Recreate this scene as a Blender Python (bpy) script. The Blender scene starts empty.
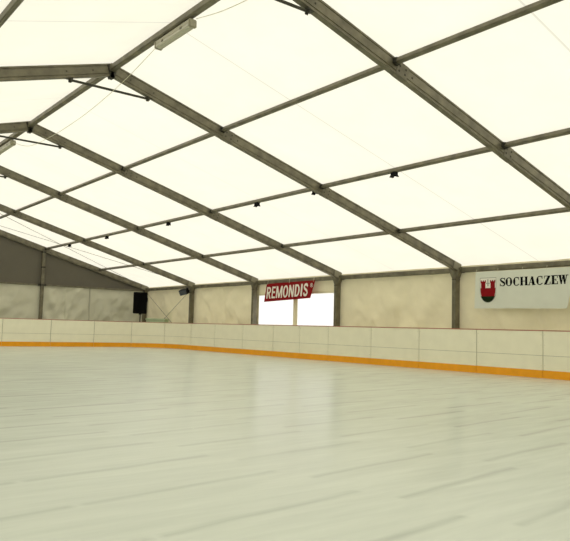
import bpy, bmesh, math, random
from mathutils import Vector, Matrix, noise

random.seed(7)
S = bpy.context.scene
COL = S.collection

# ------------------------------------------------------------------ dimensions
W = 10.688                       # half width of the tent at the eaves
ZR, ZE = 6.040, 2.934            # ridge line and eave line above the ice
SL = (ZR - ZE) / W               # roof slope
FY = [32.428, 27.631, 22.613, 17.637, 12.566, 7.466, 2.45]   # frames, far gable first
PF = [0.2397, 0.5066, 0.7606]    # purlin rows as a fraction of the slope
YB, XB, RC = 29.75, 10.09, 2.2   # rink boards: far end, long side, corner radius
HB = 1.16
YN = -7.5                        # near end of the tent
ROOF = 0.085                     # membrane above the purlin line
def zl(x): return ZR - SL * abs(x)

# ------------------------------------------------------------------ materials
def mat(name, col, rough=0.6, metal=0.0, var=0.0, scale=4.0, bump=0.0, spec=0.5):
    m = bpy.data.materials.new(name); m.use_nodes = True
    nt = m.node_tree; N = nt.nodes; L = nt.links
    b = N['Principled BSDF']
    b.inputs['Roughness'].default_value = rough
    b.inputs['Metallic'].default_value = metal
    b.inputs['Specular IOR Level'].default_value = spec
    b.inputs['Base Color'].default_value = (*col, 1)
    if var or bump:
        tc = N.new('ShaderNodeTexCoord'); no = N.new('ShaderNodeTexNoise')
        no.inputs['Scale'].default_value = scale; no.inputs['Detail'].default_value = 5
        L.new(tc.outputs['Object'], no.inputs['Vector'])
        if var:
            r = N.new('ShaderNodeValToRGB')
            r.color_ramp.elements[0].position = .3; r.color_ramp.elements[1].position = .7
            r.color_ramp.elements[0].color = (*[c * (1 - var) for c in col], 1)
            r.color_ramp.elements[1].color = (*[min(1, c * (1 + var)) for c in col], 1)
            L.new(no.outputs['Fac'], r.inputs['Fac']); L.new(r.outputs['Color'], b.inputs['Base Color'])
        if bump:
            bp = N.new('ShaderNodeBump'); bp.inputs['Strength'].default_value = bump
            bp.inputs['Distance'].default_value = .02
            L.new(no.outputs['Fac'], bp.inputs['Height']); L.new(bp.outputs['Normal'], b.inputs['Normal'])
    return m

def math_node(nt, op, a, b=None, c=None):
    n = nt.nodes.new('ShaderNodeMath'); n.operation = op
    for i, v in enumerate((a, b, c)):
        if v is None: continue
        if isinstance(v, (int, float)): n.inputs[i].default_value = v
        else: nt.links.new(v, n.inputs[i])
    return n.outputs[0]

def fabric(name, refl, trans, var=.06, scale=1.2, seams=(), lift_from=None):
    """thin coated cloth: part of the light is reflected, part comes through"""
    m = bpy.data.materials.new(name); m.use_nodes = True
    nt = m.node_tree; N = nt.nodes; L = nt.links
    N.remove(N['Principled BSDF'])
    out = N['Material Output']
    tc = N.new('ShaderNodeTexCoord')
    no = N.new('ShaderNodeTexNoise'); no.inputs['Scale'].default_value = scale
    no.inputs['Detail'].default_value = 6; no.inputs['Roughness'].default_value = .6
    L.new(tc.outputs['Object'], no.inputs['Vector'])
    f = math_node(nt, 'MULTIPLY_ADD', no.outputs['Fac'], 2 * var, 1 - var)
    if seams:
        sep = N.new('ShaderNodeSeparateXYZ'); L.new(tc.outputs['Object'], sep.inputs[0])
        for y, w, q in seams:
            d = math_node(nt, 'ABSOLUTE', math_node(nt, 'SUBTRACT', sep.outputs['Y'], y))
            s = math_node(nt, 'LESS_THAN', d, w)
            f = math_node(nt, 'MULTIPLY', f, math_node(nt, 'MULTIPLY_ADD', s, -q, 1))
        if lift_from is not None:
            s = math_node(nt, 'GREATER_THAN', sep.outputs['Y'], lift_from)
            f = math_node(nt, 'MULTIPLY', f, math_node(nt, 'MULTIPLY_ADD', s, .03, 1))  # light put into the colour: lifts the far bay, dim beside the gable
    def sc(col):
        v = N.new('ShaderNodeVectorMath'); v.operation = 'SCALE'
        v.inputs[0].default_value = col; L.new(f, v.inputs['Scale']); return v.outputs[0]
    d = N.new('ShaderNodeBsdfDiffuse'); t = N.new('ShaderNodeBsdfTranslucent')
    L.new(sc(refl), d.inputs['Color']); L.new(sc(trans), t.inputs['Color'])
    a = N.new('ShaderNodeAddShader')
    L.new(d.outputs[0], a.inputs[0]); L.new(t.outputs[0], a.inputs[1])
    L.new(a.outputs[0], out.inputs['Surface'])
    return m

mids = [(FY[i] + FY[i + 1]) / 2 for i in range(6)]
M = {}
M['roof'] = fabric('roof_membrane', (.40, .385, .33), (.50, .486, .424), .06, .9,
                   [(y + (.14 if i else 0), .016, .20 if i > 3 else .09) for i, y in enumerate(mids)], FY[1])
M['wallcloth'] = fabric('wall_cloth', (.71, .655, .475), (.095, .088, .062), .10, 1.7)
M['gablecloth'] = fabric('gable_cloth', (.56, .55, .43), (.035, .035, .028), .07, 1.5)
M['greycloth'] = fabric('grey_cloth', (.135, .125, .098), (.006, .0055, .0045), .05, 3)
M['pvc'] = None
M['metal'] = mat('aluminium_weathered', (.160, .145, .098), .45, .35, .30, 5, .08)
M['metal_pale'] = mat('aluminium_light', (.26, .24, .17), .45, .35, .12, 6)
M['bracket'] = mat('dark_bracket_steel', (.045, .043, .030), .55, .3)
M['bolt'] = mat('bolt_steel', (.06, .055, .04), .4, .6)
M['board'] = mat('board_plastic', (.85, .82, .66), .35, 0, .03, 3, 0, .3)
M['kick'] = mat('kick_orange', (.86, .36, .012), .4, 0, .06, 5, 0, .3)
M['cap'] = mat('cap_red', (.42, .17, .12), .45)
M['joint'] = mat('joint_grey', (.46, .45, .36), .5)
M['black'] = mat('black_plastic', (.003, .003, .003), .7, 0, 0, 4, 0, .15)
M['grille'] = mat('speaker_grille', (.003, .003, .003), .9, 0, .3, 60, 0, .1)
M['lamp'] = mat('lamp_housing', (.34, .32, .23), .4, 0, .04, 10)
M['diffuser'] = mat('lamp_diffuser', (.46, .445, .36), .3, 0, .04, 10)
M['cable'] = mat('pale_cable', (.66, .63, .48), .6)
M['wire'] = mat('wire_steel', (.16, .15, .11), .5, .4)
M['red'] = mat('banner_red', (.235, .001, .004), .6, 0, .05, 6, 0, .15)
M['white'] = mat('banner_lettering', (.80, .77, .70), .5)
M['banner'] = mat('banner_white', (.68, .70, .62), .5, 0, .03, 3)
M['ink'] = mat('ink_black', (.004, .004, .006), .7, 0, 0, 4, 0, .1)
M['ink_red'] = mat('ink_red', (.235, .001, .004), .6, 0, 0, 4, 0, .15)
M['ink_green'] = mat('ink_green', (.008, .020, .004), .7, 0, 0, 4, 0, .1)
M['ink_grey'] = mat('ink_grey', (.33, .34, .30), .5)
M['ink_pale'] = mat('ink_pale', (.80, .78, .70), .5)
M['crate'] = mat('green_plastic', (.50, .60, .40), .5, 0, .1, 6)
M['lens'] = mat('flood_glass', (.05, .06, .08), .15)
M['ground'] = mat('ground_slab', (.30, .28, .23), .9, 0, .15, 2)
M['outside'] = mat('outside_ground', (.45, .43, .38), .9, 0, .15, .5)

# clear window sheet: mostly lets light and view through, slightly milky
m = bpy.data.materials.new('window_sheet'); m.use_nodes = True
nt = m.node_tree; nt.nodes.remove(nt.nodes['Principled BSDF'])
tl = nt.nodes.new('ShaderNodeBsdfTranslucent'); tl.inputs['Color'].default_value = (.92, .92, .90, 1)
tp = nt.nodes.new('ShaderNodeBsdfTransparent'); tp.inputs['Color'].default_value = (.95, .95, .93, 1)
gl = nt.nodes.new('ShaderNodeBsdfGlossy'); gl.inputs['Roughness'].default_value = .1
mx = nt.nodes.new('ShaderNodeMixShader'); mx.inputs[0].default_value = .25
nt.links.new(tl.outputs[0], mx.inputs[1]); nt.links.new(tp.outputs[0], mx.inputs[2])
mx2 = nt.nodes.new('ShaderNodeMixShader'); mx2.inputs[0].default_value = .04
nt.links.new(mx.outputs[0], mx2.inputs[1]); nt.links.new(gl.outputs[0], mx2.inputs[2])
nt.links.new(mx2.outputs[0], nt.nodes['Material Output'].inputs['Surface'])
M['pvc'] = m

def ice_material():
    m = bpy.data.materials.new('rink_ice'); m.use_nodes = True
    nt = m.node_tree; N = nt.nodes; L = nt.links; b = N['Principled BSDF']
    tc = N.new('ShaderNodeTexCoord')
    rot = N.new('ShaderNodeMapping'); rot.inputs['Rotation'].default_value = (0, 0, math.radians(-7.5))
    L.new(tc.outputs['Object'], rot.inputs['Vector'])
    wob = N.new('ShaderNodeTexNoise'); wob.inputs['Scale'].default_value = .9; wob.inputs['Detail'].default_value = 3
    L.new(rot.outputs[0], wob.inputs['Vector'])
    sep = N.new('ShaderNodeSeparateXYZ'); L.new(rot.outputs[0], sep.inputs[0])
    x, y = sep.outputs['X'], sep.outputs['Y']
    # resurfaced strips: staggered columns 1.6 m wide, rows .77 m deep
    cu = math_node(nt, 'DIVIDE', math_node(nt, 'ADD', x, 1.53), 1.59)
    ci = math_node(nt, 'FLOOR', cu); cf = math_node(nt, 'FRACT', cu)
    odd = math_node(nt, 'MAXIMUM', math_node(nt, 'FLOORED_MODULO', ci, 2), math_node(nt, 'LESS_THAN', ci, -1.5))
    yy = math_node(nt, 'ADD', y, math_node(nt, 'MULTIPLY', math_node(nt, 'SUBTRACT', wob.outputs['Fac'], .5), .10))
    rv = math_node(nt, 'ADD', math_node(nt, 'DIVIDE', yy, .77), math_node(nt, 'MULTIPLY_ADD', odd, -.39, -.24))
    rf = math_node(nt, 'FRACT', rv); ri = math_node(nt, 'FLOOR', rv)
    d = math_node(nt, 'MINIMUM', rf, math_node(nt, 'SUBTRACT', 1, rf))
    line = N.new('ShaderNodeMapRange'); line.interpolation_type = 'SMOOTHSTEP'
    L.new(d, line.inputs[0]); line.inputs[1].default_value = .0; line.inputs[2].default_value = .085
    line.inputs[3].default_value = 1; line.inputs[4].default_value = 0
    # lines fade out at the ends of their columns and vary along the way
    wh = N.new('ShaderNodeTexWhiteNoise'); wh.noise_dimensions = '2D'
    cv = N.new('ShaderNodeCombineXYZ'); L.new(ci, cv.inputs[0]); L.new(ri, cv.inputs[1]); L.new(cv.outputs[0], wh.inputs['Vector'])
    e = math_node(nt, 'MINIMUM', cf, math_node(nt, 'SUBTRACT', 1, cf))
    ef = N.new('ShaderNodeMapRange'); L.new(e, ef.inputs[0]); ef.inputs[1].default_value = .0; ef.inputs[2].default_value = .035
    ln = math_node(nt, 'MULTIPLY', math_node(nt, 'MULTIPLY', line.outputs[0], ef.outputs[0]),
                   math_node(nt, 'MULTIPLY_ADD', wh.outputs['Value'], .5, .55))
    # streaks along the strips, scratches, cloudy patches
    st = N.new('ShaderNodeMapping'); st.inputs['Scale'].default_value = (.8, 4.5, 1); L.new(rot.outputs[0], st.inputs['Vector'])
    n1 = N.new('ShaderNodeTexNoise'); n1.inputs['Scale'].default_value = 1.1; n1.inputs['Detail'].default_value = 7
    n1.inputs['Roughness'].default_value = .6; L.new(st.outputs[0], n1.inputs['Vector'])
    n2 = N.new('ShaderNodeTexNoise'); n2.inputs['Scale'].default_value = .35; n2.inputs['Detail'].default_value = 3
    L.new(tc.outputs['Object'], n2.inputs['Vector'])
    st2 = N.new('ShaderNodeMapping'); st2.inputs['Rotation'].default_value = (0, 0, math.radians(62)); st2.inputs['Scale'].default_value = (.6, 9, 1)
    L.new(tc.outputs['Object'], st2.inputs['Vector'])
    n3 = N.new('ShaderNodeTexNoise'); n3.inputs['Scale'].default_value = 1.6; n3.inputs['Detail'].default_value = 4
    L.new(st2.outputs[0], n3.inputs['Vector'])
    v = math_node(nt, 'MULTIPLY_ADD', n1.outputs['Fac'], .22, .89)
    v = math_node(nt, 'MULTIPLY', v, math_node(nt, 'MULTIPLY_ADD', n2.outputs['Fac'], .16, .92))
    v = math_node(nt, 'MULTIPLY', v, math_node(nt, 'MULTIPLY_ADD', n3.outputs['Fac'], .20, .90))
    v = math_node(nt, 'MULTIPLY', v, math_node(nt, 'MULTIPLY_ADD', ln, -.22, 1))
    sc = N.new('ShaderNodeVectorMath'); sc.operation = 'SCALE'
    sc.inputs[0].default_value = ICE; L.new(v, sc.inputs['Scale'])
    L.new(sc.outputs[0], b.inputs['Base Color'])
    b.inputs['IOR'].default_value = 1.31
    b.inputs['Specular IOR Level'].default_value = .5
    rg = math_node(nt, 'MULTIPLY_ADD', n1.outputs['Fac'], .14, .17)
    L.new(rg, b.inputs['Roughness'])
    bp = N.new('ShaderNodeBump'); bp.inputs['Strength'].default_value = .12; bp.inputs['Distance'].default_value = .01
    L.new(n1.outputs['Fac'], bp.inputs['Height']); L.new(bp.outputs['Normal'], b.inputs['Normal'])
    return m
ICE = (.560, .605, .535)
M['ice'] = ice_material()

# ------------------------------------------------------------------ helpers
def link(name, me, material=None, parent=None, loc=None):
    o = bpy.data.objects.new(name, me); COL.objects.link(o)
    if material is not None and me is not None: me.materials.append(material)
    if parent is not None: o.parent = parent
    if loc is not None: o.location = loc
    return o
def finish(name, bm, material, parent=None, loc=None, smooth=False):
    bmesh.ops.recalc_face_normals(bm, faces=bm.faces)
    me = bpy.data.meshes.new(name); bm.to_mesh(me); bm.free()
    if smooth:
        for p in me.polygons: p.use_smooth = True
    return link(name, me, material, parent, loc)
def thing(name, label, cat, loc=(0, 0, 0), group=None):
    o = link(name, None, loc=loc); tag(o, label, cat, group); return o
def tag(o, label, cat, group=None):
    o['label'] = label; o['category'] = cat
    if group: o['group'] = group
    return o
def struct(o):
    o['kind'] = 'structure'; return o
def bx(bm, lo, hi, bevel=0.0, mtx=None):
    r = bmesh.ops.create_cube(bm, size=1)
    vs = r['verts']
    c = [(a + b) / 2 for a, b in zip(lo, hi)]; s = [abs(b - a) for a, b in zip(lo, hi)]
    for v in vs: v.co = Vector((v.co.x * s[0] + c[0], v.co.y * s[1] + c[1], v.co.z * s[2] + c[2]))
    if bevel:
        es = list({e for v in vs for e in v.link_edges})
        g = bmesh.ops.bevel(bm, geom=es, offset=bevel, segments=2, affect='EDGES')
        vs = list({v for f in g['faces'] for v in f.verts} | {v for v in vs if v.is_valid})
    if mtx is not None:
        for v in vs: v.co = mtx @ v.co
    return vs
def frame_mtx(p0, p1, up=(0, 0, 1)):
    """local X runs p0 -> p1, local Z as near to up as it can be"""
    p0, p1 = Vector(p0), Vector(p1)
    x = (p1 - p0).normalized(); y = Vector(up).cross(x).normalized(); z = x.cross(y)
    m = Matrix((x, y, z)).transposed().to_4x4(); m.translation = p0
    return m, (p1 - p0).length
def extrude_profile(bm, prof, p0, p1, up=(0, 0, 1), cap=True):
    """sweep a closed (y, z) profile from p0 to p1"""
    m, ln = frame_mtx(p0, p1, up)
    a = [bm.verts.new(m @ Vector((0, y, z))) for y, z in prof]
    b = [bm.verts.new(m @ Vector((ln, y, z))) for y, z in prof]
    n = len(prof)
    for i in range(n): bm.faces.new((a[i], a[(i + 1) % n], b[(i + 1) % n], b[i]))
    if cap: bm.faces.new(a[::-1]); bm.faces.new(b)
def tube(bm, pts, r, seg=8, radii=None):
    pts = [Vector(p) for p in pts]; rings = []
    for i, p in enumerate(pts):
        t = (pts[min(i + 1, len(pts) - 1)] - pts[max(i - 1, 0)]).normalized()
        u = Vector((0, 0, 1)) if abs(t.z) < .95 else Vector((1, 0, 0))
        a = t.cross(u).normalized(); b = t.cross(a)
        rr = radii[i] if radii else r
        rings.append([bm.verts.new(p + rr * (math.cos(2 * math.pi * k / seg) * a + math.sin(2 * math.pi * k / seg) * b)) for k in range(seg)])
    for q, w in zip(rings, rings[1:]):
        for k in range(seg): bm.faces.new((q[k], q[(k + 1) % seg], w[(k + 1) % seg], w[k]))
    bm.faces.new(rings[0][::-1]); bm.faces.new(rings[-1])
def prism(bm, poly, depth, mtx=None):
    """poly in (u, v), extruded along local Z by depth"""
    a = [bm.verts.new((u, v, 0)) for u, v in poly]; b = [bm.verts.new((u, v, depth)) for u, v in poly]
    n = len(poly); bm.faces.new(a[::-1]); bm.faces.new(b)
    for i in range(n): bm.faces.new((a[i], a[(i + 1) % n], b[(i + 1) % n], b[i]))
    if mtx is not None:
        for v in a + b: v.co = mtx @ v.co
ORD = ['', 'first', 'second', 'third', 'fourth', 'fifth', 'sixth', 'seventh', 'eighth', 'ninth', 'tenth', 'eleventh', 'twelfth']

# ------------------------------------------------------------------ ground, ice
bm = bmesh.new(); bx(bm, (-W - .4, YN - .3, -.20), (W + .4, FY[0] + .3, -.04))
struct(finish('ground', bm, M['ground']))
bm = bmesh.new()
vs = [bm.verts.new(p) for p in ((-80, -70, -.22), (80, -70, -.22), (80, 100, -.22), (-80, 100, -.22))]
bm.faces.new(vs); struct(finish('outside_ground', bm, M['outside']))

def outline(off=0.0):
    """inner edge of the boards, counter-clockwise, near right to near left"""
    x, y, r = XB + off, YB + off, RC + off
    pts = [(x, YN + .5)]
    for k in range(25):
        a = math.pi / 2 * k / 24
        pts.append((XB - RC + r * math.cos(a), YB - RC + r * math.sin(a)))
    for k in range(25):
        a = math.pi / 2 + math.pi / 2 * k / 24
        pts.append((-XB + RC + r * math.cos(a), YB - RC + r * math.sin(a)))
    pts.append((-x, YN + .5))
    return pts
bm = bmesh.new()
o1 = [bm.verts.new((x, y, 0)) for x, y in outline(.03)]
o0 = [bm.verts.new((x, y, -.035)) for x, y in outline(.03)]
bm.faces.new(o1)
for i in range(len(o1)):
    j = (i + 1) % len(o1); bm.faces.new((o1[i], o0[i], o0[j], o1[j]))
struct(finish('floor', bm, M['ice']))

# ------------------------------------------------------------------ roof membrane and walls
bm = bmesh.new()
ys = [YN] + [FY[6] - 5] + FY[::-1]
ys = sorted(set(ys)); ys[-1] = FY[0] + .12
XE = W + .22
xs = [-XE + XE * k / 12 for k in range(25)]
grid = [[bm.verts.new((x, y, zl(x) + ROOF)) for x in xs] for y in ys]
for a, b in zip(grid, grid[1:]):
    for i in range(24): bm.faces.new((a[i], a[i + 1], b[i + 1], b[i]))
struct(finish('ceiling', bm, M['roof']))

def sheet(bm, axis, at, u0, u1, z0, z1, amp=.03, seed=0, nu=44, nz=26, top=None):
    """a slack hanging cloth sheet with folds; top(u) gives a sloping upper edge"""
    g = []
    for j in range(nz + 1):
        row = []
        for i in range(nu + 1):
            u = u0 + (u1 - u0) * i / nu; zt = top(u) if top else z1
            t = j / nz; z = z0 + (zt - z0) * t
            e = min(1, 6 * min(i, nu - i) / nu) * (1 - .6 * t)
            s = (i / nu - .5)
            dv = math.sin((s * 9 + (1 - t) * 4.5 * (1 if s > 0 else -1)) * 2.2 + seed) * .35
            dv += noise.noise(Vector((u * 1.1 + t * 1.2, z * .9, seed * 3.7))) * .9
            dv += noise.noise(Vector((u * 3.4 - z * 2.6, z * 1.3 + u * .8, seed * 1.3))) * .62
            dv += noise.noise(Vector((u * 2.3 + z * 3.1, z * 5.2 - u * 1.5, seed * 2.3))) * .30
            dv -= 1.3 * abs(noise.noise(Vector((u * .85 - z * 1.3, u * .5 + z * .6, seed * 2.9))))
            dv -= .9 * abs(noise.noise(Vector((u * 1.1 + z * 1.5, z * .5 - u * .4, seed * 5.1))))
            dv += .5
            dv *= amp * e
            p = (at + dv, u, z) if axis == 'x' else (u, at + dv, z)
            row.append(bm.verts.new(p))
        g.append(row)
    for a, b in zip(g, g[1:]):
        for i in range(nu): bm.faces.new((a[i], a[i + 1], b[i + 1], b[i]))
XW = W + .15
ZW = zl(W) + .03
WY0, WY1, WZ0, WZ1 = 17.95, 22.74, .55, 2.36       # window opening
bm = bmesh.new()
for i in range(6):
    a, b = FY[i + 1], FY[i]
    if i == 2:
        sheet(bm, 'x', XW, WY0, WY1, WZ1, ZW, .012, i, 30, 5)
        sheet(bm, 'x', XW, WY0, WY1, -.04, WZ0, .012, i, 30, 5)
        sheet(bm, 'x', XW, a, WY0, -.04, ZW, .003, i, 4, 20)
        sheet(bm, 'x', XW, WY1, b, -.04, ZW, .003, i, 4, 20)
    else:
        sheet(bm, 'x', XW, a, b + (.16 if i == 0 else 0), -.04, ZW, .18, i * 2.1 + .4, 64, 34)
sheet(bm, 'x', XW, YN, FY[6], -.04, ZW, .03, 9.)
struct(finish('wall_right', bm, M['wallcloth'], smooth=True))
bm = bmesh.new(); sheet(bm, 'x', -XW, YN, FY[0], -.04, ZW, .03, 4., 80, 10)
struct(finish('wall_left', bm, M['wallcloth'], smooth=True))
ZG = 2.77                                            # lower edge of the grey gable cloth
bm = bmesh.new()
YG = FY[0] + .10
gx = [-XW, -5.34, 0, 5.34, 7.70, XW]
for i, (a, b) in enumerate(zip(gx, gx[1:])):
    sheet(bm, 'y', YG, a, b, -.04, ZG, .17, i * 1.7 + .9, 56, 30)
struct(finish('wall_back', bm, M['gablecloth'], smooth=True))
bm = bmesh.new()
for k, (a, b) in enumerate(zip(gx, gx[1:])):
    sheet(bm, 'y', YG - .02, a, b, ZG - .03, 0, .012, k, 20, 10, top=lambda u: zl(u) + ROOF)
struct(finish('wall_back_gable', bm, M['greycloth'], smooth=True))
bm = bmesh.new(); sheet(bm, 'y', YN, -XW, XW, -.04, 0, .02, 5., 40, 10, top=lambda u: zl(u) + ROOF)
struct(finish('wall_front', bm, M['gablecloth'], smooth=True))
# seam of the gable cloth, and hem cord
bm = bmesh.new()
bx(bm, (7.68, YG - .07, -.04), (7.73, YG - .015, ZG - .03), .006)
struct(finish('trim_1', bm, M['joint']))

# clear window in the side wall
root = struct(link('window_1', None, loc=(XW, (WY0 + WY1) / 2, WZ0)))
bm = bmesh.new(); yc = (WY0 + WY1) / 2
for lo, hi in (((-.012, WY0 - yc - .04, -.05), (.012, WY0 - yc + .03, WZ1 - WZ0 + .04)),
               ((-.012, WY1 - yc - .03, -.05), (.012, WY1 - yc + .04, WZ1 - WZ0 + .04)),
               ((-.012, WY0 - yc, -.05), (.012, WY1 - yc, .03)),
               ((-.012, WY0 - yc, WZ1 - WZ0 - .03), (.012, WY1 - yc, WZ1 - WZ0 + .04)),
               ((-.012, 20.25 - yc - .12, 0), (.012, 20.25 - yc + .12, WZ1 - WZ0))):
    bx(bm, lo, hi, .003)
finish('window_frame', bm, M['wallcloth'], root)
for a, b in ((WY0, 20.15), (20.35, WY1)):
    bm = bmesh.new(); bx(bm, (-.003, a - yc, .0), (.003, b - yc, WZ1 - WZ0))
    # one thin sheet
    bm.free(); bm = bmesh.new()
    g = [[bm.verts.new((.004 * math.sin(i * 1.3 + j), a - yc + (b - a) * i / 8, (WZ1 - WZ0) * j / 6)) for i in range(9)] for j in range(7)]
    for r0, r1 in zip(g, g[1:]):
        for i in range(8): bm.faces.new((r0[i], r0[i + 1], r1[i + 1], r1[i]))
    finish('pane', bm, M['pvc'], root, smooth=True)

# ------------------------------------------------------------------ frame of the tent
FRAME = ['the far gable', 'the frame second from the far gable', 'the frame third from the far gable',
         'the frame fourth from the far gable', 'the frame fifth from the far gable',
         'the frame sixth from the far gable, nearest in view', 'the frame above the camera']
SHORT = ['far gable', 'second', 'third', 'fourth', 'fifth', 'sixth', 'seventh']
def rafter_profile(w=.052, t=.075, b=-.165):
    """box section with keder grooves along both edges"""
    g = .012
    return [(-w, b), (w, b), (w, b + .03), (w - g, b + .036), (w - g, b + .050), (w, b + .056),
            (w, t - .056), (w - g, t - .050), (w - g, t - .036), (w, t - .03), (w, t),
            (-w, t), (-w, t - .03), (-w + g, t - .036), (-w + g, t - .050), (-w, t - .056),
            (-w, b + .056), (-w + g, b + .050), (-w + g, b + .036), (-w, b + .03)]
def rafter(i, sd):
    y = FY[i]
    right = sd > 0
    if right:
        lab = ['right-hand gable rafter along the top of the dark gable cloth',
               'grey roof rafter nearest the far gable, ending above the black floodlight',
               'grey roof rafter landing at the left end of the clear window',
               'grey roof rafter landing at the right end of the clear window',
               'long grey roof rafter landing on the post left of the crest banner',
               'thick grey roof rafter nearest in view, crossing the upper right corner',
               'grey roof rafter above the camera beyond the right edge'][i]
    else:
        lab = ['left-hand gable rafter outside the left edge of the photo',
               'left slope roof rafter nearest the far gable, outside the left edge',
               'left slope roof rafter third from the far gable, outside the left edge',
               'short visible stub of left slope rafter at the left edge, lower of the two',
               'left slope roof rafter running to the left edge, upper of the two',
               'left slope roof rafter nearest the camera above the top edge',
               ''][i]
    r = thing('roof_rafter', lab, 'rafter', (sd * W, y, zl(W)), 'roof rafters')
    p0 = Vector((0, 0, 0)); p1 = Vector((-sd * W, 0, ZR - ZE))
    up = (0, 0, 1)
    bm = bmesh.new(); extrude_profile(bm, rafter_profile(), p0 - (p1 - p0).normalized() * .02, p1, up)
    finish('beam', bm, M['metal'], r)
    mt, ln = frame_mtx(p0, p1, up)
    # joint plates: apex, splices beside the purlins; bolts
    bm = bmesh.new(); bx(bm, (ln - .10, -.062, -.21), (ln - .005, .062, .06), .008, mt)
    finish('ridge_plate', bm, M['bracket'], r)
    for f in (PF[0], PF[1]):
        u = ln * (1 - f) - .12
        bm = bmesh.new(); bx(bm, (u - .20, -.058, -.171), (u + .06, .058, .079), .006, mt)
        finish('splice_sleeve', bm, M['metal'], r)
        for du in (-.14, 0.0):
            for dz in (-.09, .0):
                bm = bmesh.new(); bx(bm, (u + du - .016, -.066, dz - .016), (u + du + .016, .066, dz + .016), .004, mt)
                finish('bolt', bm, M['bolt'], r)
    for u in (ln - .42, ln - .95, ln - 3.1):
        bm = bmesh.new(); bx(bm, (u - .015, -.060, -.06), (u + .015, .060, -.03), .004, mt)
        finish('bolt', bm, M['bolt'], r)
    for f in PF if right else (2.76 / W,):
        u = ln * (1 - f)
        for s in (-1, 1):
            bm = bmesh.new(); bx(bm, (u - .060, s * .050, -.050), (u + .060, s * .10, .050), .01, mt)
            finish('purlin_bracket', bm, M['bracket'], r)
    bm = bmesh.new()
    for s in (-1, 1): bx(bm, (-.02, s * .045, -.15), (.30, s * .068, .06), .006, mt)
    finish('eave_plate', bm, M['metal_pale'], r)
    return r
for i in range(7): rafter(i, 1)
for i in range(6): rafter(i, -1)

def post(i):
    y = FY[i]
    lab = ['corner post of the far gable beside the black loudspeaker',
           'grey wall post carrying the black floodlight',
           'grey wall post at the left end of the clear window',
           'grey wall post at the right end of the clear window',
           'grey wall post just left of the crest banner',
           'grey wall post at the right end of the crest banner, outside the right edge',
           'grey wall post beside the camera, outside the right edge'][i]
    r = thing('wall_post', lab, 'post', (W - .03, y + .085, -.04), 'posts of the side wall')
    h = zl(W) + .04 - .02
    prof = [(-.10, -.060), (.10, -.060), (.10, -.022), (.088, -.016), (.088, .016), (.10, .022), (.10, .060),
            (-.10, .060), (-.10, .022), (-.088, .016), (-.088, -.016), (-.10, -.022)]
    bm = bmesh.new(); extrude_profile(bm, [(-b, a) for a, b in prof], (0, 0, .012), (0, 0, h), (1, 0, 0))
    finish('shaft', bm, M['metal'], r)
    bm = bmesh.new(); bx(bm, (-.16, -.14, 0), (.12, .14, .014), .003); finish('base_plate', bm, M['bracket'], r)
    for s in (-1, 1):
        if i == 0 and s > 0: continue
        bm = bmesh.new()
        mt = Matrix.Translation((-.075, 0, h - .08)) @ Matrix(((0, 0, 1, 0), (s, 0, 0, 0), (0, 1, 0, 0), (0, 0, 0, 1)))
        prism(bm, [(.055, .06), (.20, .06), (.20, .01), (.055, -.30)], .15, mt)
        finish('knee_bracket', bm, M['metal'], r)
    bm = bmesh.new(); bx(bm, (-.112, -.066, h - .36), (.112, .066, h - .34), .004); finish('collar', bm, M['bracket'], r)
    return r
for i in range(7): post(i)

# ridge, purlins, eave beams: one piece per bay
def bar_between(name, label, cat, group, p0, p1, prof, material, up=(0, 0, 1), end=.052, parts=()):
    m = Vector(p0) + (Vector(p1) - Vector(p0)) * .5
    d = (Vector(p1) - Vector(p0)).normalized()
    r = thing(name, label, cat, m, group)
    bm = bmesh.new(); extrude_profile(bm, prof, Vector(p0) + d * end - m, Vector(p1) - d * end - m, up)
    finish('bar', bm, material, r)
    for s, p in ((1, p0), (-1, p1)):
        bm = bmesh.new(); q = Vector(p) + d * s * (end + .045) - m
        k = max(max(abs(a), abs(b)) for a, b in prof) + .006
        bx(bm, (q.x - k, q.y - .04, q.z - k), (q.x + k, q.y + .04, q.z + k), .01)
        finish('end_sleeve', bm, M['bracket'] if name == 'roof_purlin' else M['metal'], r)
    return r
def octo(w, h, c):
    return [(-w, -h + c), (-w + c, -h), (w - c, -h), (w, -h + c), (w, h - c), (w - c, h), (-w + c, h), (-w, h - c)]
BAY = ['the far end bay', 'the bay second from the gable', 'the bay of the clear window',
       'the bay right of the window', 'the bay of the crest banner', 'the bay nearest the camera']
ROW = ['upper row', 'middle row', 'lower row']
up_r = Vector((SL, 0, 1)).normalized()
for i in range(6):
    a, b = FY[i + 1], FY[i]
    bar_between('ridge_beam', 'grey ridge beam along the roof peak over ' + BAY[i], 'beam', 'ridge beams',
                (0, a, ZR - .02), (0, b, ZR - .02), octo(.062, .062, .02), M['metal'])
    for k, f in enumerate(PF):
        x = W * f
        bar_between('roof_purlin', 'thin grey purlin, %s on the right slope, in %s' % (ROW[k], BAY[i]), 'purlin',
                    'purlins of the roof', (x, a, zl(x)), (x, b, zl(x)), octo(.046, .046, .014), M['metal'], up_r)
    x = -2.76
    bar_between('roof_purlin', 'grey left slope purlin near the roof peak in ' + BAY[i], 'purlin',
                'purlins of the roof', (x, a, zl(x)), (x, b, zl(x)), octo(.046, .046, .014), M['metal'], Vector((-SL, 0, 1)).normalized())
    bar_between('eave_beam', 'grey eave beam along the top of the side wall over ' + BAY[i], 'beam', 'eave beams',
                (W + .02, a, zl(W) - .10), (W + .02, b, zl(W) - .10), octo(.075, .068, .012), M['metal'])

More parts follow.
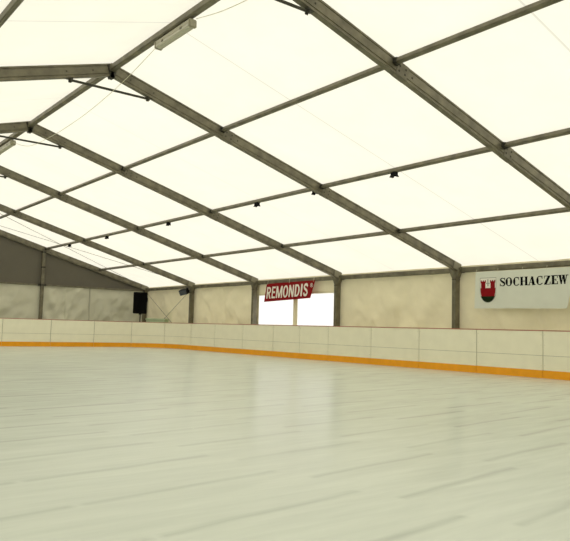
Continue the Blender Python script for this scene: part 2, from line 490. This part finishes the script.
# gable mullions and rail
r = thing('gable_post', 'grey upright post dividing the far gable wall', 'post', (5.34, FY[0] - .02, -.04))
bm = bmesh.new(); extrude_profile(bm, octo(.065, .075, .012), (0, 0, .012), (0, 0, zl(5.34) - .16), (1, 0, 0)); finish('shaft', bm, M['metal'], r)
bm = bmesh.new(); bx(bm, (-.14, -.12, 0), (.14, .06, .014), .003); finish('base_plate', bm, M['bracket'], r)
for z in (ZG + .02, 3.62, zl(5.34) - .16):
    bm = bmesh.new(); bx(bm, (-.085, -.09, z - .03), (.085, .085, z + .05), .01); finish('bracket', bm, M['bracket'], r)
for lab, a, b in (('thin dark rail across the gable, right of the gable post', 5.48, W - .14),
                  ('thin dark rail across the gable, left of the gable post', 0, 5.20)):
    r = thing('gable_rail', lab, 'rail', ((a + b) / 2, FY[0] + .03, ZG), 'gable rails')
    bm = bmesh.new(); extrude_profile(bm, octo(.03, .035, .008), (a - (a + b) / 2, 0, 0), (b - (a + b) / 2, 0, 0)); finish('bar', bm, M['metal'], r)
    for s, x in ((1, a), (-1, b)):
        bm = bmesh.new(); x -= (a + b) / 2; bx(bm, (x - .05, -.045, -.05), (x + .05, .045, .05), .01); finish('end_sleeve', bm, M['bracket'], r)

# collar ties under the peak
for i, lab in ((2, 'dark tie bar under the peak, right end just showing at the left edge'),
               (3, 'dark thin tie bar under the peak at the left edge of the photo'),
               (4, 'dark thin tie bar under the peak beside the long lamp, fully visible'),
               (5, 'dark tie bar under the peak cut by the top edge')):
    r = thing('peak_tie_bar', lab, 'tie bar', (0, FY[i], 5.60), 'tie bars under the roof peak')
    bm = bmesh.new(); tube(bm, [(-.80, 0, .0), (.80, 0, .0)], .024, 10); finish('rod', bm, M['bracket'], r)
    for s in (-1, 1):
        bm = bmesh.new()
        zt = zl(.8) - .165 - 5.60
        bx(bm, (s * .84 - .075, -.05, zt - .035), (s * .84 + .075, .05, zt + .005), .006)
        bx(bm, (s * .80 - .03, -.032, -.045), (s * .80 + .03, -.018, zt), .004)
        bx(bm, (s * .80 - .03, .018, -.045), (s * .80 + .03, .032, zt), .004)
        finish('clevis', bm, M['bracket'], r)
        bm = bmesh.new(); tube(bm, [(s * .80, -.05, -.012), (s * .80, .05, -.012)], .012, 8); finish('pin', bm, M['bolt'], r)

# ------------------------------------------------------------------ lamps and cable
def lamp(y0, y1, lab):
    yc = (y0 + y1) / 2; h = (y1 - y0) / 2
    r = thing('strip_lamp', lab, 'lamp', (0, yc, 5.905), 'lamps under the ridge')
    bm = bmesh.new()
    pr = [(-.066, -.005), (-.066, -.055), (-.07, -.065), (.07, -.065), (.066, -.055), (.066, -.005), (.05, .012), (-.05, .012)]
    extrude_profile(bm, pr, (0, -h + .03, 0), (0, h - .03, 0)); finish('housing', bm, M['lamp'], r)
    bm = bmesh.new()
    pr = [(-.066, -.064), (-.063, -.10), (-.048, -.118), (0, -.124), (.048, -.118), (.063, -.10), (.066, -.064)]
    extrude_profile(bm, pr, (0, -h + .02, 0), (0, h - .02, 0)); finish('diffuser', bm, M['diffuser'], r, smooth=False)
    for s in (-1, 1):
        bm = bmesh.new(); bx(bm, (-.073, s * h - .03, -.127), (.073, s * h + .03, .012), .018); finish('end_cap', bm, M['lamp'], r)
        bm = bmesh.new(); bx(bm, (-.02, s * h * .6 - .015, .008), (.02, s * h * .6 + .015, .065), .003); finish('hanger', bm, M['bracket'], r)
        for q in (-1, 1):
            bm = bmesh.new(); bx(bm, (q * .067 - .008, s * h * .55 - .03, -.08), (q * .067 + .008, s * h * .55 + .03, -.045), .003); finish('clip', bm, M['metal'], r)
lamp(9.40, 10.56, 'long grey strip lamp hanging under the ridge beam near the top edge')
lamp(19.05, 20.45, 'long grey strip lamp at the left edge, partly cut off')
for name, pts, lab in (('lamp_cable', [(0, 10.66, 5.86), (0, 10.882, 5.80), (0, 11.99, 5.60), (0, 13.43, 5.44), (0, 14.8, 5.375), (0, 16.02, 5.375), (0, 17.6, 5.47), (0, 19.07, 5.86)],
                        'pale cable sagging between the two strip lamps'),
                       ('lamp_cable', [(0, 9.27, 5.88), (0, 8.57, 5.74), (0, 7.9, 5.66), (0, 7.466, 5.64), (0, 6.8, 5.60), (0, 5.2, 5.6), (0, 4.0, 5.75), (0, 3.4, 5.965)],
                        'pale cable running from the big strip lamp up to the top edge')):
    P = [Vector(p) for p in pts]; out = []
    for k in range(len(P) - 1):                       # Catmull-Rom
        p0, p1, p2, p3 = P[max(k - 1, 0)], P[k], P[k + 1], P[min(k + 2, len(P) - 1)]
        for s in range(6):
            t = s / 6
            out.append(.5 * ((2 * p1) + (p2 - p0) * t + (2 * p0 - 5 * p1 + 4 * p2 - p3) * t * t + (3 * p1 - p0 - 3 * p2 + p3) * t ** 3))
    out.append(P[-1]); o = P[0].copy()
    bm = bmesh.new(); tube(bm, [p - o for p in out], .0055, 8)
    tag(finish(name, bm, M['cable'], loc=o, smooth=True), lab, 'cable', 'lamp cables')

# black clamps under the middle purlin row
xp = W * PF[1]
for y, lab in ((10.12, 'black clamp under the middle purlin in the bay of the crest banner'),
               (15.2, 'black clamp under the middle purlin right of the clear window bay'),
               (20.27, 'black clamp under the middle purlin in the bay of the clear window'),
               (25.3, 'small black clamp under the middle purlin in the second bay from the gable'),
               (29.3, 'tiny black clamp under the middle purlin of the far end bay'),
               (12.74, 'black clamp under the long rafter where the middle purlin meets it')):
    zo = zl(xp) - .046 if abs(y - 12.74) > .01 else zl(xp) - .055
    r = thing('purlin_clamp', lab, 'clamp', (xp, y, zo), 'black clamps under the purlins')
    bm = bmesh.new(); mt = Matrix(((0, 0, 1, -.05), (1, 0, 0, 0), (0, 1, 0, 0), (0, 0, 0, 1)))
    prism(bm, [(-.065, .0), (.065, .0), (.058, -.055), (-.058, -.055)], .10, mt); finish('body', bm, M['black'], r)
    for s in (-1, 1):
        bm = bmesh.new(); prism(bm, [(s * .022, -.05), (s * .060, -.05), (s * .095, -.10), (s * .062, -.10)], .10, mt); finish('jaw', bm, M['black'], r)

# ------------------------------------------------------------------ bracing wires
def wire(p0, p1, lab, r=.009):
    p0, p1 = Vector(p0), Vector(p1)
    bm = bmesh.new(); tube(bm, [(0, 0, 0), p1 - p0], r, 6)
    tag(finish('bracing_wire', bm, M['wire'], loc=p0), lab, 'wire', 'bracing wires of the far end bay')
zo = -.03
wire((W - .2, FY[1] + .08, zl(W - .2) + zo), (.15, FY[0] - .08, zl(.15) + zo), 'flatter bracing wire crossing the roof of the far end bay')
wire((W - .2, FY[0] - .08, zl(W - .2) + zo), (.15, FY[1] + .08, zl(.15) + zo - .03), 'steeper bracing wire crossing the roof of the far end bay')
wire((W - .06, FY[1] + .1, 2.72), (W - .06, FY[0] - .1, .25), 'bracing wire rising towards the floodlight in the far end wall bay')
wire((W - .09, FY[0] - .1, 2.72), (W - .09, FY[1] + .1, .25), 'bracing wire falling away from the loudspeaker in the far end wall bay')

# ------------------------------------------------------------------ rink boards
def board(path, label, group='white boards around the rink'):
    """path: points of the inner face in plan, right to left along the rink"""
    P = [Vector((x, y, 0)) for x, y in path]
    nrm = []
    for i in range(len(P)):
        t = (P[min(i + 1, len(P) - 1)] - P[max(i - 1, 0)]).normalized()
        nrm.append(Vector((t.y, -t.x, 0)))           # pointing out of the rink
    o = P[len(P) // 2].copy()
    r = thing('rink_board', label, 'rink board', o, group)
    def slab(name, d0, d1, z0, z1, material, cut=0.0):
        bm = bmesh.new(); ring = []
        for i, (p, n) in enumerate(zip(P, nrm)):
            t = Vector((-n.y, n.x, 0)) * (cut if i == 0 else -cut if i == len(P) - 1 else 0)
            q = p - o + t
            ring.append([bm.verts.new(q + n * d + Vector((0, 0, z))) for d, z in ((d0, z0), (d1, z0), (d1, z1), (d0, z1))])
        for a, b in zip(ring, ring[1:]):
            for k in range(4): bm.faces.new((a[k], a[(k + 1) % 4], b[(k + 1) % 4], b[k]))
        bm.faces.new(ring[0]); bm.faces.new(ring[-1][::-1])
        return finish(name, bm, material, r)
    slab('panel', 0, .05, -.04, HB - .02, M['board'], .010)
    slab('kick_strip', -.012, .0, .001, .19, M['kick'], .004)
    slab('cap_rail', -.008, .058, HB - .02, HB + .005, M['cap'], .003)
    slab('middle_joint', -.003, .0, .540, .551, M['joint'], .008)
    for n in range(2):
        q, nn = (P[0], nrm[0]) if n == 0 else (P[-1], nrm[-1])
        t = Vector((-nn.y, nn.x, 0)) * (1 if n == 0 else -1)
        bm = bmesh.new()
        for z in (.30, .545, .80, 1.05):
            c = q - o + t * .05
            bx(bm, (-.006, -.006, -.006), (.006, .006, .006), .002, Matrix.Translation(c + Vector((0, 0, z)) - nn * .002))
        finish('screw_row', bm, M['joint'], r)
    bm = bmesh.new(); q = P[-1] - o; n = nrm[-1]; t = Vector((-n.y, n.x, 0))
    mt = Matrix((t, n, Vector((0, 0, 1)))).transposed().to_4x4(); mt.translation = q
    bx(bm, (-.0165, .0006, .191), (-.0005, .049, HB - .02), 0, mt); finish('joint_strip', bm, M['joint'], r)
    return r
ysd = [5.55, 7.55, 9.55, 11.50, 13.51, 15.47, 17.50, 19.03, 20.60, 22.61, 24.69]
labs = ['rink board beside the camera, outside the right edge',
        'white rink board cut by the right edge of the photo',
        'white rink board below the crest banner, second from the right edge',
        'white rink board right of the post beside the crest banner, third from the right edge',
        'white rink board left of the crest banner post, fourth from the right edge',
        'white rink board right of the window post, fifth from the right edge',
        'narrow white rink board under the right pane of the window',
        'narrow white rink board under the left pane of the window',
        'white rink board below the left window post',
        'white rink board between the window and the floodlight post']
for k in range(len(ysd) - 1):
    board([(XB, ysd[k]), (XB, ysd[k + 1])], labs[k])
# corner: walk along the outline by arc length
def walk(s):
    y0 = YB - RC
    if s < y0 - 24.69: return (XB, 24.69 + s)
    s -= y0 - 24.69; arc = RC * math.pi / 2
    if s < arc:
        a = s / RC; return (XB - RC + RC * math.cos(a), y0 + RC * math.sin(a))
    return (XB - RC - (s - arc), YB)
stops = [0, 1.98, 3.98, 5.55]
clabs = ['white rink board below the floodlight post, where the corner begins',
         'curved white rink board in the rounded far corner, below the pale green crate',
         'curved white rink board in the far corner, below the loudspeaker']
s_end = (YB - RC - 24.69) + RC * math.pi / 2
for k in range(3):
    a, b = stops[k], stops[k + 1]
    board([walk(a + (b - a) * j / 14) for j in range(15)], clabs[k])
blabs = ['white rink board on the far end just left of the rounded corner',
         'white rink board on the far end, below the gable post',
         'white rink board on the far end, first one at the left edge',
         'white rink board on the far end, just outside the left edge']
s1 = s_end + (XB - RC - 6.90)
board([walk(5.55 + (s1 - 5.55) * j / 14) for j in range(15)], blabs[0])
xb = [6.90, 4.96, 2.95, .95]
for k in range(3):
    board([(xb[k], YB), (xb[k + 1], YB)], blabs[k + 1])
x = .95
while x > -7.0:
    board([(x, YB), (x - 2, YB)], 'white rink board on the far end beyond the left edge of the photo')
    x -= 2

# ------------------------------------------------------------------ loudspeaker on its stand
sx, sy = 9.70, 31.0
r = thing('speaker_stand', 'dark tripod stand under the loudspeaker behind the corner boards', 'stand', (sx, sy, -.04))
bm = bmesh.new(); tube(bm, [(0, 0, .12), (0, 0, 1.555)], .024, 12); finish('pole', bm, M['black'], r)
bm = bmesh.new(); tube(bm, [(0, 0, .62), (0, 0, .76)], .042, 12); finish('collar', bm, M['black'], r)
for k in range(3):
    a = 2.1 * k + .5; c, s = math.cos(a), math.sin(a)
    bm = bmesh.new(); tube(bm, [(c * .03, s * .03, .70), (c * .42, s * .42, .015)], .016, 8); finish('leg', bm, M['black'], r)
    bm = bmesh.new(); tube(bm, [(c * .03, s * .03, .22), (c * .225, s * .225, .365)], .010, 6); finish('brace', bm, M['black'], r)
r = thing('loudspeaker', 'black loudspeaker standing in the far corner of the tent', 'speaker', (sx, sy, 1.55))
r.rotation_euler = (0, 0, math.radians(-32))
bm = bmesh.new()
mt = Matrix.Translation((0, 0, .02))
prism(bm, [(-.34, -.24), (.34, -.24), (.24, .26), (-.24, .26)], 1.04, mt)
bmesh.ops.bevel(bm, geom=list(bm.edges), offset=.02, segments=2, affect='EDGES')
finish('cabinet', bm, M['black'], r)
bm = bmesh.new(); bx(bm, (-.305, -.255, .07), (.305, -.238, 1.01), .008); finish('grille', bm, M['grille'], r)
bm = bmesh.new(); bx(bm, (-.06, -.06, -.03), (.06, .06, .022), .006); finish('pole_socket', bm, M['black'], r)
for s in (-1, 1):
    bm = bmesh.new(); tube(bm, [(s * .285, .02, .62), (s * .325, .02, .62), (s * .325, .02, .80), (s * .285, .02, .80)], .012, 8); finish('handle', bm, M['black'], r)

# floodlight on the second post
r = thing('floodlight', 'small black floodlight bracketed to the side wall post near the far corner', 'floodlight', (W - .13, FY[1] + .16, 2.64))
rot = Matrix.Rotation(math.radians(-25), 4, 'Y') @ Matrix.Rotation(math.radians(30), 4, 'Z')
mt = Matrix.Translation((-.13, .22, -.03)) @ rot
bm = bmesh.new(); bx(bm, (-.15, -.21, -.125), (.10, .21, .125), .02, mt); finish('housing', bm, M['black'], r)
bm = bmesh.new(); bx(bm, (-.165, -.19, -.105), (-.148, .19, .105), .004, mt); finish('glass', bm, M['lens'], r)
bm = bmesh.new()
for k in range(5): bx(bm, (.095, -.14 + k * .065, -.08), (.125, -.125 + k * .065, .08), .002, mt)
finish('cooling_fins', bm, M['black'], r)
bm = bmesh.new(); tube(bm, [(.0, .0, .02), (-.02, .10, .08), (-.10, .20, .09)], .016, 8); finish('bracket', bm, M['black'], r)
# pale green crate showing above the boards
r = thing('storage_crate', 'pale green crate top just showing above the corner boards', 'crate', (10.0, 30.75, -.04))
r.rotation_euler = (0, 0, math.radians(-50))
r.location = (10.25, 30.25, -.04)
bm = bmesh.new(); bx(bm, (-.48, -.25, .0), (.48, .25, 1.33), .03); finish('body', bm, M['crate'], r)
bm = bmesh.new(); bx(bm, (-.51, -.28, 1.31), (.51, .28, 1.39), .02); finish('lid', bm, M['crate'], r)
for s in (-1, 1):
    bm = bmesh.new(); bx(bm, (s * .48 - .02, -.1, .9), (s * .48 + .02, .1, .94), .006); finish('handle', bm, M['black'], r)

# ------------------------------------------------------------------ banners
# a wall-mounted plane: u runs towards smaller y (left to right in the photo), v up
def wall_mtx(x, y0, z0):
    return Matrix(((0, 0, -1, x), (-1, 0, 0, y0), (0, 1, 0, z0), (0, 0, 0, 1)))
def cloth_poly(corners, nu=24, nv=8, thick=.004, amp=.008, seed=0.):
    """quad cloth BL, BR, TR, TL in (u, v) with soft waves and real thickness"""
    bl, br, tr, tl = [Vector(c) for c in corners]
    bm = bmesh.new(); lay = []
    for d in (0, thick):
        g = []
        for j in range(nv + 1):
            row = []
            for i in range(nu + 1):
                s, t = i / nu, j / nv
                p = (bl * (1 - s) + br * s) * (1 - t) + (tl * (1 - s) + tr * s) * t
                w = amp * (noise.noise(Vector((p.x * 2.2, p.y * 2.2, seed))) - .5 if amp else 0)
                row.append(bm.verts.new((p.x, p.y, -d + min(0, w))))
            g.append(row)
        lay.append(g)
    for g, flip in ((lay[0], 0), (lay[1], 1)):
        for a, b in zip(g, g[1:]):
            for i in range(nu):
                q = (a[i], a[i + 1], b[i + 1], b[i]); bm.faces.new(q[::-1] if flip else q)
    F, B = lay
    rim = [(0, i) for i in range(nu)] + [(j, nu) for j in range(nv)] + [(nv, nu - i) for i in range(nu)] + [(nv - j, 0) for j in range(nv)]
    for (a, b), (c, d) in zip(rim, rim[1:] + rim[:1]):
        bm.faces.new((F[a][b], B[a][b], B[c][d], F[c][d]))
    return bm
def flat(bm, polys, z=0.0, th=.0015):
    for p in polys: prism(bm, p, th, Matrix.Translation((0, 0, z)))

# red banner
r = thing('red_banner', 'dark red slanted banner with white capital letters hung over the clear window', 'banner')
r.matrix_world = wall_mtx(W - .13, 21.80, 2.05)
finish('cloth', cloth_poly([(-.09, .0), (2.74, .10), (3.0, .735), (.06, .70)], seed=1., amp=0), M['red'], r)
S_PATH = [(.80, .76), (.70, .90), (.50, .94), (.28, .89), (.18, .74), (.28, .61), (.50, .52), (.72, .41), (.82, .26), (.70, .11), (.50, .06), (.28, .10), (.17, .26)]
def ribbon(pts):
    """quads of a stroke given as (x, y, width)"""
    L_, R_ = [], []
    for k, (x, y, w) in enumerate(pts):
        x0, y0, _ = pts[max(k - 1, 0)]; x1, y1, _ = pts[min(k + 1, len(pts) - 1)]
        dx, dy = x1 - x0, y1 - y0; l = math.hypot(dx, dy); nx, ny = -dy / l, dx / l
        L_.append((x + nx * w / 2, y + ny * w / 2)); R_.append((x - nx * w / 2, y - ny * w / 2))
    return [[L_[k], L_[k + 1], R_[k + 1], R_[k]] for k in range(len(pts) - 1)]
def ring_arc(cx, cy, rx, ry, a0, a1, wx, wy, n=22):
    o, i = [], []
    for k in range(n + 1):
        a = math.radians(a0 + (a1 - a0) * k / n); c, q = math.cos(a), math.sin(a)
        o.append((cx + rx * c, cy + ry * q)); i.append((cx + (rx - wx) * c, cy + (ry - wy) * q))
    return [[o[k], o[k + 1], i[k + 1], i[k]] for k in range(n)]
def sans(ch, st=.24, th=.15):
    """filled polygons of one bold condensed capital; x 0..1, y 0..1"""
    def box(x0, y0, x1, y1): return [(x0, y0), (x1, y0), (x1, y1), (x0, y1)]
    if ch == 'R':
        return [box(.08, 0, .08 + st, 1), box(.2, 1 - th, .55, 1), box(.2, .42, .55, .42 + th)] + ring_arc(.52, .71, .40, .29, -90, 90, st, th) + [[(.40, .44), (.64, .44), (.96, 0), (.70, 0)]]
    if ch == 'E': return [box(.10, 0, .10 + st, 1), box(.2, 1 - th, .88, 1), box(.2, 0, .90, th), box(.2, .44, .82, .44 + th)]
    if ch == 'M':
        w = .17
        return [box(.02, 0, .02 + w, 1), box(.98 - w, 0, .98, 1), [(.02, 1), (.26, 1), (.58, 0), (.42, 0)], [(.74, 1), (.98, 1), (.58, 0), (.42, 0)]]
    if ch == 'O': return ring_arc(.5, .5, .47, .52, 0, 360, st, th)
    if ch == 'N': return [box(.07, 0, .07 + st * .9, 1), box(.93 - st * .9, 0, .93, 1), [(.07, 1), (.32, 1), (.93, 0), (.68, 0)]]
    if ch == 'D': return [box(.08, 0, .08 + st, 1), box(.2, 1 - th, .5, 1), box(.2, 0, .5, th)] + ring_arc(.46, .5, .48, .50, -90, 90, st, th)
    if ch == 'I': return [box(.2, 0, .8, 1)]
    if ch == 'S': return ribbon([(x, y, .20) for x, y in S_PATH])
lt = link('lettering', None, parent=r)
widths = [1.0, .88, 1.28, 1.06, 1.06, 1.02, .48, .98]; x, un = .03, (2.62 - .03) / sum(widths)
for ch, wd in zip('REMONDIS', widths):
    bm = bmesh.new()
    for j, q in enumerate(sans(ch)):
        q = [(x + a * un * wd * .95 + .05 * b, .125 + .45 * b + .025 * x) for a, b in q]
        prism(bm, q, .0015, Matrix.Translation((0, 0, .0015 + .0001 * (j % 3))))
    finish('letter', bm, M['white'], lt)
    x += un * wd
# registered mark: ring and R
bm = bmesh.new()
c, ro, ri = (2.80, .56), .075, .060
ring = []
for k in range(24):
    a = 2 * math.pi * k / 24
    ring.append((bm.verts.new((c[0] + ro * math.cos(a), c[1] + ro * math.sin(a), .003)), bm.verts.new((c[0] + ri * math.cos(a), c[1] + ri * math.sin(a), .003))))
for a, b in zip(ring, ring[1:] + ring[:1]): bm.faces.new((a[0], b[0], b[1], a[1]))
finish('registered_mark', bm, M['white'], r)
bm = bmesh.new()
for q in sans('R'): prism(bm, [(2.765 + .07 * a, .515 + .09 * b) for a, b in q], .001, Matrix.Translation((0, 0, .0025)))
finish('registered_letter', bm, M['white'], r)
for u, v in ((.13, .67), (1.5, .68), (2.92, .685)):
    bm = bmesh.new(); tube(bm, [(u, v, .006), (u, v + .17, -.01)], .006, 6); finish('tie_cord', bm, M['cable'], r)

# banner with the crest
r = thing('crest_banner', 'white banner with a red castle crest and black serif lettering on the side wall', 'banner')
B0 = (11.93, 1.73)
r.matrix_world = wall_mtx(W - .13, *B0)
def U(y): return B0[0] - y
finish('cloth', cloth_poly([(0, 0), (2.74, -.02), (3.0, 1.0), (.04, 1.005)], 40, 12, .004, 0, 3.), M['banner'], r)
# crest
cu_, cw, cb, ct = U(11.485), .262, .15, .835
def shield(w, b, t, n=16):
    p = [(cu_ - w, t), (cu_ - w, b + w * 1.15)]
    p += [(cu_ - w * math.cos(math.pi * k / n), b + w * 1.15 - w * 1.15 * math.sin(math.pi * k / n)) for k in range(1, n)]
    return p + [(cu_ + w, b + w * 1.15), (cu_ + w, t)]
crest = link('crest', None, parent=r)
bm = bmesh.new(); flat(bm, [shield(cw, cb, ct)], .001); finish('shield_edge', bm, M['ink_grey'], crest)
bm = bmesh.new(); flat(bm, [shield(cw - .014, cb + .014, ct - .016)], .0025); finish('shield_field', bm, M['ink_pale'], crest)
bm = bmesh.new()
a, bb = cu_ - cw + .018, cu_ + cw - .018
yb = cb + cw * 1.15
castle = [[(a + .034, yb - .14), (bb - .034, yb - .14), (bb - .004, yb), (bb, .55), (a, .55), (a + .004, yb)]]
for sg, x0 in ((1, a), (-1, bb)):
    for u0_, u1_, v0_, v1_ in ((.022, .162, .55, .69), (.008, .176, .69, .735), (.008, .042, .735, .765), (.075, .109, .735, .765), (.142, .176, .735, .765)):
        castle.append([(x0 + sg * u0_, v0_), (x0 + sg * u1_, v0_), (x0 + sg * u1_, v1_), (x0 + sg * u0_, v1_)])
flat(bm, castle, .004)
finish('castle', bm, M['ink_red'], crest)
bm = bmesh.new(); n = 14; w = cw - .016
poly = [(cu_ - w * math.cos(math.pi * k / n), cb + .014 + w * 1.15 - w * 1.15 * math.sin(math.pi * k / n)) for k in range(0, n + 1)]
poly = [p for p in poly if p[1] < .345]
flat(bm, [poly], .0055); finish('shield_base', bm, M['ink_green'], crest)
bm = bmesh.new()
flat(bm, [[(cu_ - .018, .60), (cu_ + .018, .60), (cu_ + .015, .79), (cu_ - .015, .79)], [(cu_ - .06, .665), (cu_ - .0185, .665), (cu_ - .0185, .69), (cu_ - .06, .69)], [(cu_ + .0185, .665), (cu_ + .06, .665), (cu_ + .06, .69), (cu_ + .0185, .69)]], .0055)
finish('central_figure', bm, M['ink_grey'], crest)

# serif capitals, drawn in a unit box
def strokes(ch):
    """filled polygons of one bold serif capital; x 0..1, y 0..1"""
    P = []
    def box(x0, y0, x1, y1): P.append([(x0, y0), (x1, y0), (x1, y1), (x0, y1)])
    def slab(x0, x1, y): box(x0, y, x1, y + .09)
    def arc(cx, cy, rx, ry, a0, a1, wmax, wmin, n=22):
        o, i = [], []
        for k in range(n + 1):
            a = math.radians(a0 + (a1 - a0) * k / n); c, s = math.cos(a), math.sin(a)
            w = wmin + (wmax - wmin) * c * c
            o.append((cx + rx * c, cy + ry * s)); i.append((cx + (rx - w) * c, cy + (ry - wmin) * s))
        for k in range(n): P.append([o[k], o[k + 1], i[k + 1], i[k]])
    if ch == 'O': arc(.5, .5, .48, .52, 0, 360, .33, .10)
    if ch == 'C':
        arc(.54, .5, .50, .52, 48, 312, .33, .10)
        box(.82, .66, .90, 1.0); P.append([(.62, .93), (.86, .80), (.9, .90), (.68, 1.02)]); P.append([(.62, .07), (.68, -.02), (.94, .16), (.88, .24)])
    if ch == 'S':
        pts = [(.80, .80, .10), (.66, .93, .09), (.46, .965, .09), (.26, .90, .16), (.20, .75, .22), (.32, .61, .23), (.52, .51, .25), (.72, .40, .24), (.80, .25, .22), (.72, .10, .16), (.52, .035, .09), (.30, .06, .09), (.16, .20, .10)]
        L_, R_ = [], []
        for k, (x, y, w) in enumerate(pts):
            x0, y0, _ = pts[max(k - 1, 0)]; x1, y1, _ = pts[min(k + 1, len(pts) - 1)]
            dx, dy = x1 - x0, y1 - y0; l = math.hypot(dx, dy); nx, ny = -dy / l, dx / l
            L_.append((x + nx * w / 2, y + ny * w / 2)); R_.append((x - nx * w / 2, y - ny * w / 2))
        for k in range(len(pts) - 1): P.append([L_[k], L_[k + 1], R_[k + 1], R_[k]])
        box(.78, .68, .86, 1.0); box(.10, .0, .18, .34)
    if ch == 'H':
        for x in (.08, .66): box(x + .0, 0, x + .28, 1); slab(x - .06, x + .34, 0); slab(x - .06, x + .34, .925)
        box(.2, .46, .8, .54)
    if ch == 'A':
        P.append([(.06, 0), (.15, 0), (.55, 1), (.44, 1)]); P.append([(.56, 0), (.92, 0), (.66, 1), (.38, 1)])
        box(.24, .28, .72, .35); slab(-.04, .28, 0); slab(.52, 1.0, 0)
    if ch == 'Z':
        box(.08, .925, .9, 1); box(.06, 0, .92, .075); P.append([(.06, .05), (.42, .05), (.92, .95), (.56, .95)])
        box(.08, .70, .16, .95); box(.84, .05, .92, .32)
    if ch == 'E':
        box(.10, 0, .42, 1); slab(.02, .84, 0); slab(.02, .84, .925); box(.3, .46, .64, .53)
        box(.58, .36, .66, .64); box(.78, .70, .86, 1); box(.78, 0, .88, .32)
    if ch == 'W':
        for x in (0, .40):
            P.append([(x + .0, 1), (x + .28, 1), (x + .38, 0), (x + .22, 0)]); P.append([(x + .25, 0), (x + .34, 0), (x + .56, 1), (x + .46, 1)])
        slab(-.06, .32, .925); slab(.36, .70, .925); slab(.80, 1.10, .925)
    return P
lt = link('lettering', None, parent=r)
word = 'SOCHACZEW'; adv = [.86, 1.04, .98, 1.10, 1.02, .98, .96, .93, 1.13]
u0, u1 = U(11.13), U(9.16); tot = sum(adv); un = (u1 - u0) / tot; x = u0
for k, ch in enumerate(word):
    bm = bmesh.new()
    for j, p in enumerate(strokes(ch)):
        p = [(x + (a * .95 + .02) * un * (adv[k] if ch in 'OCHAW' else 1), .585 + b * .225) for a, b in p]
        prism(bm, p, .0015, Matrix.Translation((0, 0, .001 + .00004 * (j % 9))))
    finish('letter', bm, M['ink'], lt)
    x += adv[k] * un
for u, v in ((.06, .97), (.75, .97), (1.5, .97), (2.2, .97), (2.93, .97)):
    bm = bmesh.new(); tube(bm, [(u, v, .006), (u, v + .10, -.02)], .006, 6); finish('tie_cord', bm, M['cable'], r)

# ------------------------------------------------------------------ daylight
SKY = 1.36
w = bpy.data.worlds.new('overcast'); S.world = w; w.use_nodes = True
bg = w.node_tree.nodes['Background']; bg.inputs[0].default_value = (1.0, .99, .965, 1); bg.inputs[1].default_value = SKY
sd = bpy.data.lights.new('sun', 'SUN'); sd.energy = 1.75; sd.angle = math.radians(12); sd.color = (1, .985, .95)
so = bpy.data.objects.new('sun', sd); COL.objects.link(so); so.rotation_euler = (math.radians(38), math.radians(24), 0)

# ------------------------------------------------------------------ camera
f, yaw, pit, rol = 688.58, .6531, .0840, .0267
F = Vector((math.sin(yaw) * math.cos(pit), math.cos(yaw) * math.cos(pit), math.sin(pit)))
R = Vector((math.cos(yaw), -math.sin(yaw), 0)); Uv = R.cross(F)
R, Uv = R * math.cos(rol) + Uv * math.sin(rol), -R * math.sin(rol) + Uv * math.cos(rol)
cd = bpy.data.cameras.new('camera'); co = bpy.data.objects.new('camera', cd); COL.objects.link(co)
mt = Matrix((R, Uv, -F)).transposed().to_4x4(); mt.translation = Vector((-5.1972, 0, 1.0375)); co.matrix_world = mt
cd.sensor_fit = 'HORIZONTAL'; cd.sensor_width = 36; cd.lens = f / 570 * 36; cd.clip_start = .05; cd.clip_end = 400
S.camera = co
vs_ = S.view_settings
S.display_settings.display_device = 'sRGB'
vs_.view_transform = 'Standard'; vs_.look = 'None'; vs_.gamma = 1; vs_.exposure = 0; vs_.use_curve_mapping = False
S.cycles.max_bounces = 12; S.cycles.diffuse_bounces = 8; S.cycles.transmission_bounces = 8; S.cycles.transparent_max_bounces = 8
